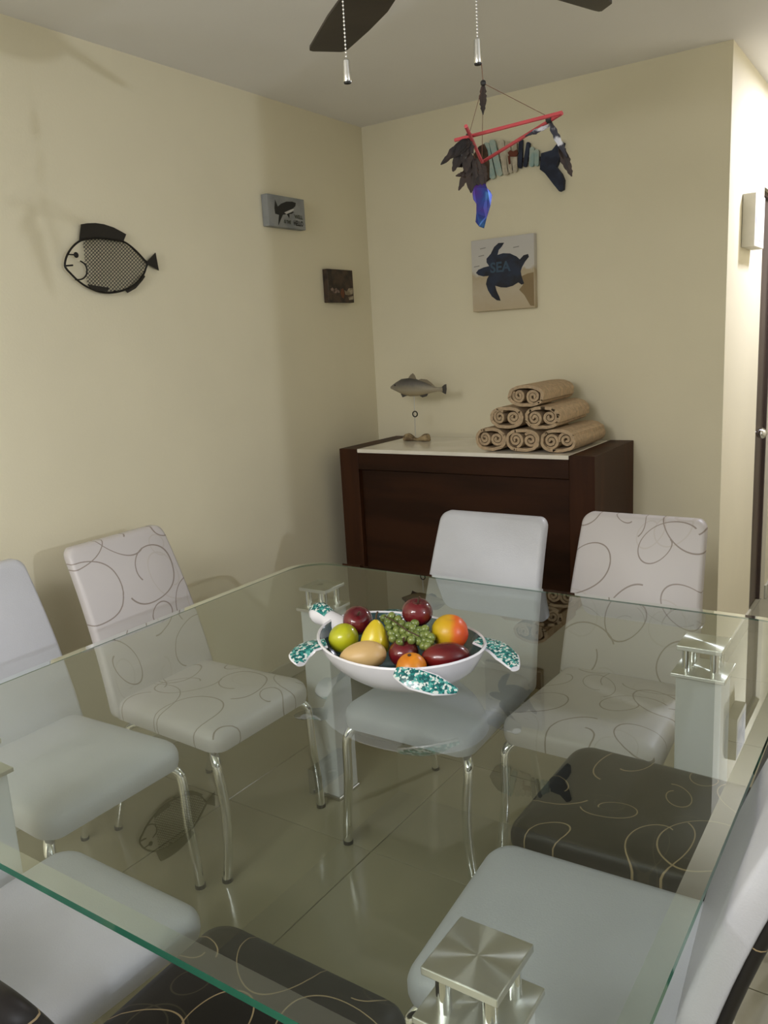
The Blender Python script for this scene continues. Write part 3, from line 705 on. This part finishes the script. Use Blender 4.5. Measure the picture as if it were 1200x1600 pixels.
for k in range(5):
    a = math.radians(73+72*k); ca, sa = math.cos(a), math.sin(a)
    def bl_(r, s, dz): 
        tilt = math.radians(11); zz = BZ+s*math.sin(tilt)+dz; s2 = s*math.cos(tilt)
        return (FX+r*ca-s2*sa, FYY+r*sa+s2*ca, zz)
    OUTB = [(0.19, -0.045), (0.30, -0.056), (0.42, -0.054), (0.560, -0.046), (0.577, -0.042), (0.585, -0.036), (0.632, 0.028), (0.632, 0.037), (0.617, 0.041), (0.42, 0.054), (0.30, 0.056), (0.19, 0.045)]
    b = obj('blade', loft([[bl_(r, s, -0.003) for r, s in OUTB], [bl_(r, s, 0.003) for r, s in OUTB]]), M_blade, fan)
    obj('blade_bracket', loft([[bl_(r, s, -0.008) for r, s in ((0.10, -.018), (0.20, -.022), (0.25, -.035), (0.26, 0), (0.25, .035), (0.20, .022), (0.10, .018))], [bl_(r, s, -0.003) for r, s in ((0.10, -.018), (0.20, -.022), (0.25, -.035), (0.26, 0), (0.25, .035), (0.20, .022), (0.10, .018))]]), M_fan_metal, b)
CL = onz(543, 128, 2.0); 
for (px, py_top, py_bot, axx, ayy) in ((543, 96, 128, 1.434, -2.129), (747, 64, 99, 1.650, -1.990)):
    # depth chosen by the chain's foot in plan
    dz = sight(px, py_bot); kx_ = ((axx-CAM[0])*dz[0]+(ayy-CAM[1])*dz[1])/(dz[0]**2+dz[1]**2); pb = Vector(CAM+dz*kx_)
    dt = sight(px, py_top); zt = CAM[2]+dt[2]*kx_
    beads = [Vector((pb.x, pb.y, zt+0.0)), Vector((pb.x, pb.y, 2.235))]
    nb = 26
    ch = obj('pull_chain', join(*[sphere((pb.x, pb.y, zt+(2.238-zt)*i/nb), 0.0021, 6, 4) for i in range(nb+1)], tube(beads, 0.0007, 4)), M_chrome, fan, smooth=True)
    obj('chain_fob', lathe([(0.002, zt+.002), (0.0068, zt-.001), (0.0078, pb.z+.014), (0.0082, pb.z+.003), (0.0078, pb.z)], 12, (pb.x, pb.y, 0)), M_chrome, ch, smooth=True)
    obj('fob_tip', lathe([(0.0076, pb.z), (0.007, pb.z-.003), (0.002, pb.z-.004)], 12, (pb.x, pb.y, 0)), M_rubber, ch, smooth=True)
    if px > 700: hook = Vector((pb.x, pb.y, zt))

# ------------------------------------------------------------------ hanging mobile
mb = thing('hanging_mobile', 'mobile of red sticks, brown feathers and a purple shard hanging from the pull chain', 'mobile', tuple(onz(755, 130, 2.0)))
K = onz(755, 130, 2.0)
def mz(x, y, z): return onz(x, y, z)
a0, a1 = mz(711, 219, 1.90), mz(878, 176, 1.90)
b0, b1 = mz(878, 177, 1.906), mz(754, 253, 1.878)
c0, c1 = mz(728, 197, 1.905), mz(753, 253, 1.876)
for p_, q_ in ((a0, a1), (b0, b1), (c0, c1)): obj('stick', tube([p_, q_], 0.0036, 8), M_red, mb, smooth=True)
V1, V2, V3 = mz(733, 210, 1.905), mz(858, 183, 1.908), mz(753, 250, 1.882)
for v_ in (V1, V2, V3): obj('string', tube([K, v_], 0.0006, 4), M_cord, mb)
obj('string', tube([K, hook+Vector((0.004, 0, 0.0))], 0.0007, 4), M_cord, mb)
for v_ in (V1, V2): obj('knot', sphere(v_-Vector((0, 0, .004)), 0.0075, 8, 6), M_rubber, mb, smooth=True)
obj('knot', sphere(K, 0.006, 8, 6), M_rubber, mb, smooth=True)
def feather(base, direction, length, width, face, m_, curl=0.25, seed=0):
    rng = random.Random(seed); d = Vector(direction).normalized(); s = d.cross(Vector(face)).normalized(); nrm = s.cross(d).normalized()
    L, R_ = [], []; n_ = 14
    for i in range(n_+1):
        k = i/n_; wv = width*(math.sin(PI*min(1, k*0.92+0.06))**0.7)*(1-0.35*k)*rng.uniform(0.72, 1.08)
        c = Vector(base)+d*length*k+nrm*curl*length*(k*k)
        L.append(c+s*wv+nrm*wv*0.25); R_.append(c-s*wv*rng.uniform(.7, 1)+nrm*wv*0.25)
    V = []; F = []
    for i in range(n_+1):
        c = Vector(base)+d*length*i/n_+nrm*curl*length*(i/n_)**2
        for off in (0.0, 0.0012): V += [L[i]+nrm*off, c+nrm*(off-0.0004), R_[i]+nrm*off]
    for i in range(n_):
        A = 6*i; B = 6*i+6
        F += [[A, A+1, B+1, B], [A+1, A+2, B+2, B+1], [A+3, B+3, B+4, A+4], [A+4, B+4, B+5, A+5], [A, B, B+3, A+3], [A+2, A+5, B+5, B+2]]
    F += [[0, 3, 4, 1], [1, 4, 5, 2], [6*n_, 6*n_+1, 6*n_+4, 6*n_+3], [6*n_+1, 6*n_+2, 6*n_+5, 6*n_+4]]
    obj('feather', (V, F), m_, mb)
RG = Vector(RGT); UPc = Vector((0, 0, 1)); FC = Vector((0.553, -0.808, 0.2))
feather(K-Vector((0, 0, .004)), -UPc*1-RG*.05, 0.055, 0.010, FC, M_feather, 0.1, 1)
for (dx, dy, ln, wd, sd, m_) in ((-.85, -.75, .075, .013, 2, M_feather), (-.50, -.9, .070, .017, 3, M_feather), (-.15, -1, .065, .017, 4, M_feather), (-.35, -1, .050, .010, 5, M_feather_b), (.22, -1, .030, .006, 6, M_feather_b), (-.65, -.8, .045, .015, 12, M_feather)):
    feather(V1-Vector((0, 0, .008)), RG*dx+UPc*dy, ln, wd, FC, m_, 0.12, sd)
for (ddx, ddz, dx, dy, ln, wd, sd, m_) in ((.004, -.045, .18, -1, .060, .016, 7, M_feather), (0.0, -.050, -.55, -1, .062, .013, 8, M_feather), (.0, -.045, -.1, -1, .065, .017, 13, M_feather), (-.004, -.052, -1, -.25, .036, .008, 15, M_feather), (-.004, -.072, -1, -.2, .032, .008, 16, M_feather)):
    feather(V1+RG*(ddx+.006)+UPc*ddz, RG*dx+UPc*dy, ln, wd, FC, m_, 0.1, sd)
feather(V2-Vector((0, 0, .006)), RG*.45-UPc*1, 0.075, 0.009, FC, M_feather_b, 0.1, 9)
feather(V2+RG*.02-UPc*.05, RG*.35-UPc*1, 0.060, 0.012, FC, M_feather, 0.1, 10)
feather(V2-UPc*.015, -RG*1-UPc*.45, 0.050, 0.006, FC, M_feather_b, 0.1, 11)
feather(V3-UPc*.004, RG*.1-UPc*1, 0.050, 0.012, FC, M_feather, 0.1, 14)
# iridescent disc shard
ms, ts_, bs = new_mat('purple_iridescent_disc')
lw = ts_.nodes.new('ShaderNodeTexCoord'); nz_ = ts_.nodes.new('ShaderNodeTexNoise'); nz_.inputs['Scale'].default_value = 26
ts_.links.new(lw.outputs['Object'], nz_.inputs['Vector'])
rp = ts_.nodes.new('ShaderNodeValToRGB'); el = rp.color_ramp.elements
for p_, c_ in ((0.58, (0.03, 0.06, 0.28)),): el.new(p_).color = (*c_, 1)
el[0].position = 0.35; el[0].color = (0.085, 0.02, 0.20, 1); el[-1].position = 0.75; el[-1].color = (0.06, 0.22, 0.42, 1)
ts_.links.new(nz_.outputs['Fac'], rp.inputs['Fac']); ts_.links.new(rp.outputs['Color'], bs.inputs['Base Color'])
bs.inputs['Metallic'].default_value = 0.55; bs.inputs['Roughness'].default_value = 0.22
MD = (V1-Vector(CAM)).dot(Vector(FWD))
def sh(u, v, d): p_ = Vector(CAM)+Vector(sight(u, v))*MD; q_ = p_-V1; k = q_.dot(RG); return tuple(V1+RG*k+UPc*q_.z+Vector((0, 0, 0))+FC*(d+0.10*k*k*0+0.012*math.sin((v-280)/18)))
obj('shard', prism([(741, 286), (747, 283), (756, 285), (758, 293), (762, 297), (765, 304), (762, 320), (757, 335), (753, 350), (745, 348), (739, 342), (740, 330), (740, 318), (735, 312), (734, 302), (737, 293)], sh, 0.0, 0.0016), ms, mb)
obj('string', tube([V1-UPc*.004, Vector(sh(749, 284, 0))], 0.0006, 4), M_cord, mb)

# ------------------------------------------------------------------ turtle bowl
BC = Vector((1.455, -2.085, ZT+0.0005)); AX = Vector((0.985, -0.17, 0)).normalized(); AYV = Vector((-AX.y, AX.x, 0))
M_bowl_out = mat('white_glazed_ceramic', (0.80, 0.79, 0.84), 0.18, var=0.01, coat=0.4)
M_bowl_in = two_tone('dark_teal_glaze', (0.006, 0.045, 0.055), (0.012, 0.085, 0.095), 18, 0.15, coat=0.4)
def mosaic(name):
    m, t, b = new_mat(name)
    tc = t.nodes.new('ShaderNodeTexCoord')
    v = t.nodes.new('ShaderNodeTexVoronoi'); v.inputs['Scale'].default_value = 210; t.links.new(tc.outputs['Object'], v.inputs['Vector'])
    r = t.nodes.new('ShaderNodeValToRGB'); r.color_ramp.interpolation = 'CONSTANT'; e_ = r.color_ramp.elements
    e_[0].position = 0; e_[0].color = (0.008, 0.10, 0.105, 1); e_[1].position = 0.35; e_[1].color = (0.02, 0.22, 0.20, 1)
    q = e_.new(0.58); q.color = (0.10, 0.38, 0.34, 1); q = e_.new(0.74); q.color = (0.62, 0.70, 0.66, 1)
    sp = t.nodes.new('ShaderNodeSeparateColor'); t.links.new(v.outputs['Color'], sp.inputs[0]); t.links.new(sp.outputs[0], r.inputs['Fac'])
    t.links.new(r.outputs['Color'], b.inputs['Base Color']); b.inputs['Roughness'].default_value = 0.15
    return m
M_mosaic = mosaic('teal_mosaic')
def bw(a, b, z): return BC+AX*a+AYV*b+Vector((0, 0, z))
RA, RB = 0.215, 0.165
def oval(ka, kb, z, n=48): return [bw(ka*math.cos(2*PI*i/n), kb*math.sin(2*PI*i/n), z+0.010*(ka/RA)**2*math.cos(2*PI*i/n)**2*(1 if z > .05 else 0)) for i in range(n)]
bwl = thing('turtle_bowl', 'white oval turtle-shaped bowl with teal mosaic flippers in the middle of the table', 'bowl', tuple(BC))
shell = [(0.40, 0.0), (0.50, 0.001), (0.63, 0.012), (0.76, 0.028), (0.88, 0.049), (0.96, 0.070), (1.0, 0.088)]
obj('shell', loft([oval(RA*k, RB*k, z) for k, z in shell]+[oval(RA*.985, RB*.985, 0.092), oval(RA*.965, RB*.96, 0.089)], True, False), M_bowl_out, bwl, smooth=True)
obj('inner_glaze', loft([oval(RA*.965, RB*.96, 0.0885), oval(RA*.92, RB*.92, 0.072), oval(RA*.84, RB*.84, 0.052), oval(RA*.70, RB*.70, 0.028), oval(RA*.5, RB*.5, 0.012), oval(RA*.2, RB*.2, 0.008)], False, True), M_bowl_in, bwl, smooth=True)
def flipper(path, wid, face=(0, 0, 1), name='flipper'):
    """curved paddle: path of (a, b, z) from the rim outward, half widths"""
    P = smooth_path([bw(*q) for q in path], 4); n_ = len(P); top_, bot_, r1 = [], [], []
    for i in range(n_):
        k = i/(n_-1); j = k*(len(wid)-1); a = int(min(j, len(wid)-2)); wv = wid[a]+(wid[a+1]-wid[a])*(j-a)
        d = (P[min(i+1, n_-1)]-P[max(i-1, 0)]).normalized(); s = d.cross(AX*face[0]+AYV*face[1]+Vector((0, 0, face[2]))).normalized(); up_ = s.cross(d).normalized()
        r1.append([P[i]+s*wv*math.cos(2*PI*q/12)+up_*0.006*math.sin(2*PI*q/12)-up_*0.004 for q in range(12)])
        top_.append([P[i]+s*wv*0.86*x+up_*(0.0034-0.0035*x*x) for x in (-1, -.5, 0, .5, 1)])
    fo = obj(name, loft(r1), M_bowl_out, bwl, smooth=True)
    V, F = [], []
    for rr in top_: V += rr
    for i in range(n_-1):
        for k in range(4): F.append([5*i+k, 5*i+k+1, 5*i+6+k, 5*i+5+k])
    obj('mosaic', (V, F), M_mosaic, fo, smooth=True)
flipper([(-.130, -.110, .090), (-.150, -.145, .086), (-.146, -.175, .077), (-.125, -.192, .066)], [.030, .034, .028, .010])
flipper([(-.130, .110, .090), (-.150, .145, .086), (-.146, .175, .077), (-.125, .192, .066)], [.030, .034, .028, .010])
flipper([(.118, -.142, .090), (.158, -.133, .083), (.200, -.111, .071), (.232, -.082, .056)], [.012, .024, .022, .006], (.45, -.62, .65))
flipper([(.150, .100, .092), (.200, .095, .090), (.245, .075, .083), (.282, .050, .074)], [.022, .029, .027, .010])
# neck and head
hp = smooth_path([bw(-.185, .0, .068), bw(-.212, .0, .080), bw(-.238, .0, .092), bw(-.268, .0, .099), bw(-.288, .0, .092)], 4)
rad = [0.036+(0.022-0.036)*min(1, i/8) if i < 8 else 0.022+(0.006*math.sin((i-8)/8*PI)) if i < 15 else 0.012 for i in range(len(hp))]
hd = obj('head', tube(hp, rad, 14), M_bowl_out, bwl, smooth=True, auto=80)
cap = [[], []]
capV = []; capF = []
for i in range(8, len(hp)):
    for q in range(5):
        a = math.radians(35+27.5*q); d = (hp[min(i+1, len(hp)-1)]-hp[i-1]).normalized(); s = d.cross(Vector((0, 0, 1))).normalized(); up_ = s.cross(d)
        capV.append(hp[i]+(s*math.cos(a)+up_*math.sin(a))*(rad[i]+.0012))
for i in range(len(hp)-9):
    for q in range(4): capF.append([5*i+q, 5*i+q+1, 5*i+6+q, 5*i+5+q])
obj('mosaic', (capV, capF), M_mosaic, hd, smooth=True)

# ------------------------------------------------------------------ fruit
def fruit_shape(kind, R_, seg=26):
    n = 18; prof = []
    for i in range(n+1):
        a = -PI/2+PI*i/n; r = math.cos(a); z = math.sin(a)
        if kind == 'apple':
            rr = r*(1+0.06*z); zz = z*0.92-(0.24*math.exp(-(r/0.28)**2) if z > 0 else -0.14*math.exp(-(r/0.25)**2))
        elif kind == 'pear':
            k = (z+1)/2; rr = r*(1.06-0.52*k**1.4)*1.0; zz = -1+2.45*k
        elif kind == 'mango': rr = r*(1+0.10*z); zz = z*1.45
        elif kind == 'peach': rr = r; zz = z*0.94-(0.14*math.exp(-(r/0.25)**2) if z > 0 else 0)
        else: rr = r; zz = z*0.95-(0.05*math.exp(-(r/0.2)**2) if z > 0 else 0)
        prof.append((max(rr, 0.002)*R_, zz*R_))
    V, F = lathe(prof, seg)
    if kind == 'peach': V = [(x*(1-0.05*math.exp(-(y/(R_*.18))**2)*(1 if x > 0 else 0)), y, z) for x, y, z in V]
    if kind == 'mango': V = [(x*1.0, y*0.88, z) for x, y, z in V]
    return V, F
def fruit(name, label, cat, kind, px, py, z, R_, m, tilt=(0, 0, 0), stem=True):
    c = onz(px, py, z)
    t = thing(name, label, cat, tuple(c)); t.rotation_euler = tilt
    obj('flesh', fruit_shape(kind, R_), m, t, smooth=True, local=True, auto=70)
    if stem:
        zt = {'apple': 0.66, 'pear': 1.42, 'mango': 1.42, 'peach': 0.78, 'orange': 0.86}[kind]*R_
        if kind == 'orange': obj('stem', cyl(0, 0, zt, zt+.004, .004, 8), M_stem, t, local=True)
        else: obj('stem', tube(smooth_path([(0, 0, zt-.004), (.001, 0, zt+.010), (.004, .001, zt+.020)], 3), [.0022]*7, 6), M_stem, t, local=True, smooth=True)
    return t
M_stem = mat('fruit_stem', (0.07, 0.04, 0.02), 0.8)
M_redapple = two_tone('dark_red_apple', (0.085, 0.004, 0.010), (0.15, 0.010, 0.016), 9, 0.16, coat=0.5, stretch=(1, 1, .3))
M_green = two_tone('lime_green_skin', (0.42, 0.44, 0.010), (0.55, 0.56, 0.02), 9, 0.25, coat=0.3)
M_pear = two_tone('yellow_pear_skin', (0.62, 0.46, 0.012), (0.75, 0.60, 0.03), 8, 0.32, coat=0.2)
M_beige = two_tone('beige_mango_skin', (0.60, 0.40, 0.17), (0.68, 0.46, 0.20), 6, 0.4)
M_mango = two_tone('dark_red_mango_skin', (0.10, 0.004, 0.008), (0.17, 0.010, 0.010), 6, 0.22, coat=0.3)
M_peach = axis_ramp('peach_skin', [(0.0, (0.60, 0.44, 0.012)), (0.42, (0.66, 0.36, 0.015)), (0.60, (0.72, 0.13, 0.02)), (1.0, (0.62, 0.05, 0.015))], 'X', -0.045, 0.045, 0.35, 0.10)
M_orange = two_tone('orange_peel', (0.66, 0.20, 0.01), (0.74, 0.27, 0.015), 20, 0.35, bump=0.1)
M_grape = two_tone('green_grape', (0.10, 0.15, 0.03), (0.20, 0.25, 0.06), 60, 0.22, coat=0.3)
fruit('apple', 'dark red apple on top of the fruit, at the back of the bowl', 'apple', 'apple', 652, 957, 0.900, 0.036, M_redapple, (0.15, 0.2, 0))
fruit('apple', 'dark red apple at the left, behind the lime', 'apple', 'apple', 559, 970, 0.868, 0.036, M_redapple, (0.5, 0.5, 0))
fruit('lime', 'yellow-green round fruit at the left rim of the bowl', 'fruit', 'orange', 537, 997, 0.843, 0.036, M_green, (0.3, -0.4, 0), False)
fruit('pear', 'bright yellow pear standing at the left of the bowl', 'pear', 'pear', 586, 1004, 0.847, 0.0375, M_pear, (-0.1, 0.04, 0), True)
fruit('mango', 'pale beige mango lying at the front left of the bowl', 'mango', 'mango', 567, 1025, 0.838, 0.0365, M_beige, (PI/2-.12, 0.0, 2.10), False)
fruit('apple', 'dark red apple in the middle of the bowl, below the grapes', 'apple', 'apple', 631, 1021, 0.836, 0.034, M_redapple, (0.2, 0.1, 0))
fruit('peach', 'yellow and red peach at the right of the bowl', 'peach', 'peach', 703, 988, 0.866, 0.0425, M_peach, (0.2, 0.1, 0.6), False)
fruit('mango', 'dark red mango lying at the front right of the bowl', 'mango', 'mango', 697, 1027, 0.838, 0.0370, M_mango, (PI/2+.05, 0.0, 2.16), False)
fruit('orange', 'small orange at the front rim of the bowl', 'orange', 'orange', 643, 1043, 0.833, 0.033, M_orange, (0.2, 0, 0))
gb = thing('grape_bunch', 'bunch of green grapes among the fruit in the bowl', 'grapes', tuple(onz(632, 990, 0.87)))
gme = None; rng = random.Random(4)
GP = [(612, 963), (622, 968), (606, 972), (616, 976), (628, 975), (638, 978), (645, 982), (655, 985), (664, 983), (668, 992), (660, 993), (650, 993), (640, 990), (630, 986), (620, 985), (612, 990), (622, 994), (632, 997), (643, 1000), (654, 1002), (664, 1001), (671, 1003), (662, 1009), (668, 1010), (614, 998), (625, 1003), (648, 974), (600, 966), (608, 981), (674, 996)]
for i, (u, v) in enumerate(GP):
    c = onz(u, v, 0.897-0.00085*(v-963)+rng.uniform(-.003, .003))
    if gme is None: o = obj('grape', sphere((0, 0, 0), 0.0098, 12, 8, (1, 1, 1.08)), M_grape, gb, smooth=True, local=True); gme = o.data
    else: o = bpy.data.objects.new('grape', gme); link(o); o.parent = gb
    o.location = c-Vector(gb.location); o.rotation_euler = (rng.uniform(-1, 1), rng.uniform(-1, 1), 0)
st = [onz(600, 962, .90), onz(618, 972, .902), onz(636, 985, .893), onz(655, 994, .884)]
obj('stem', tube(smooth_path(st, 4), 0.0016, 6), M_stem, gb, smooth=True)
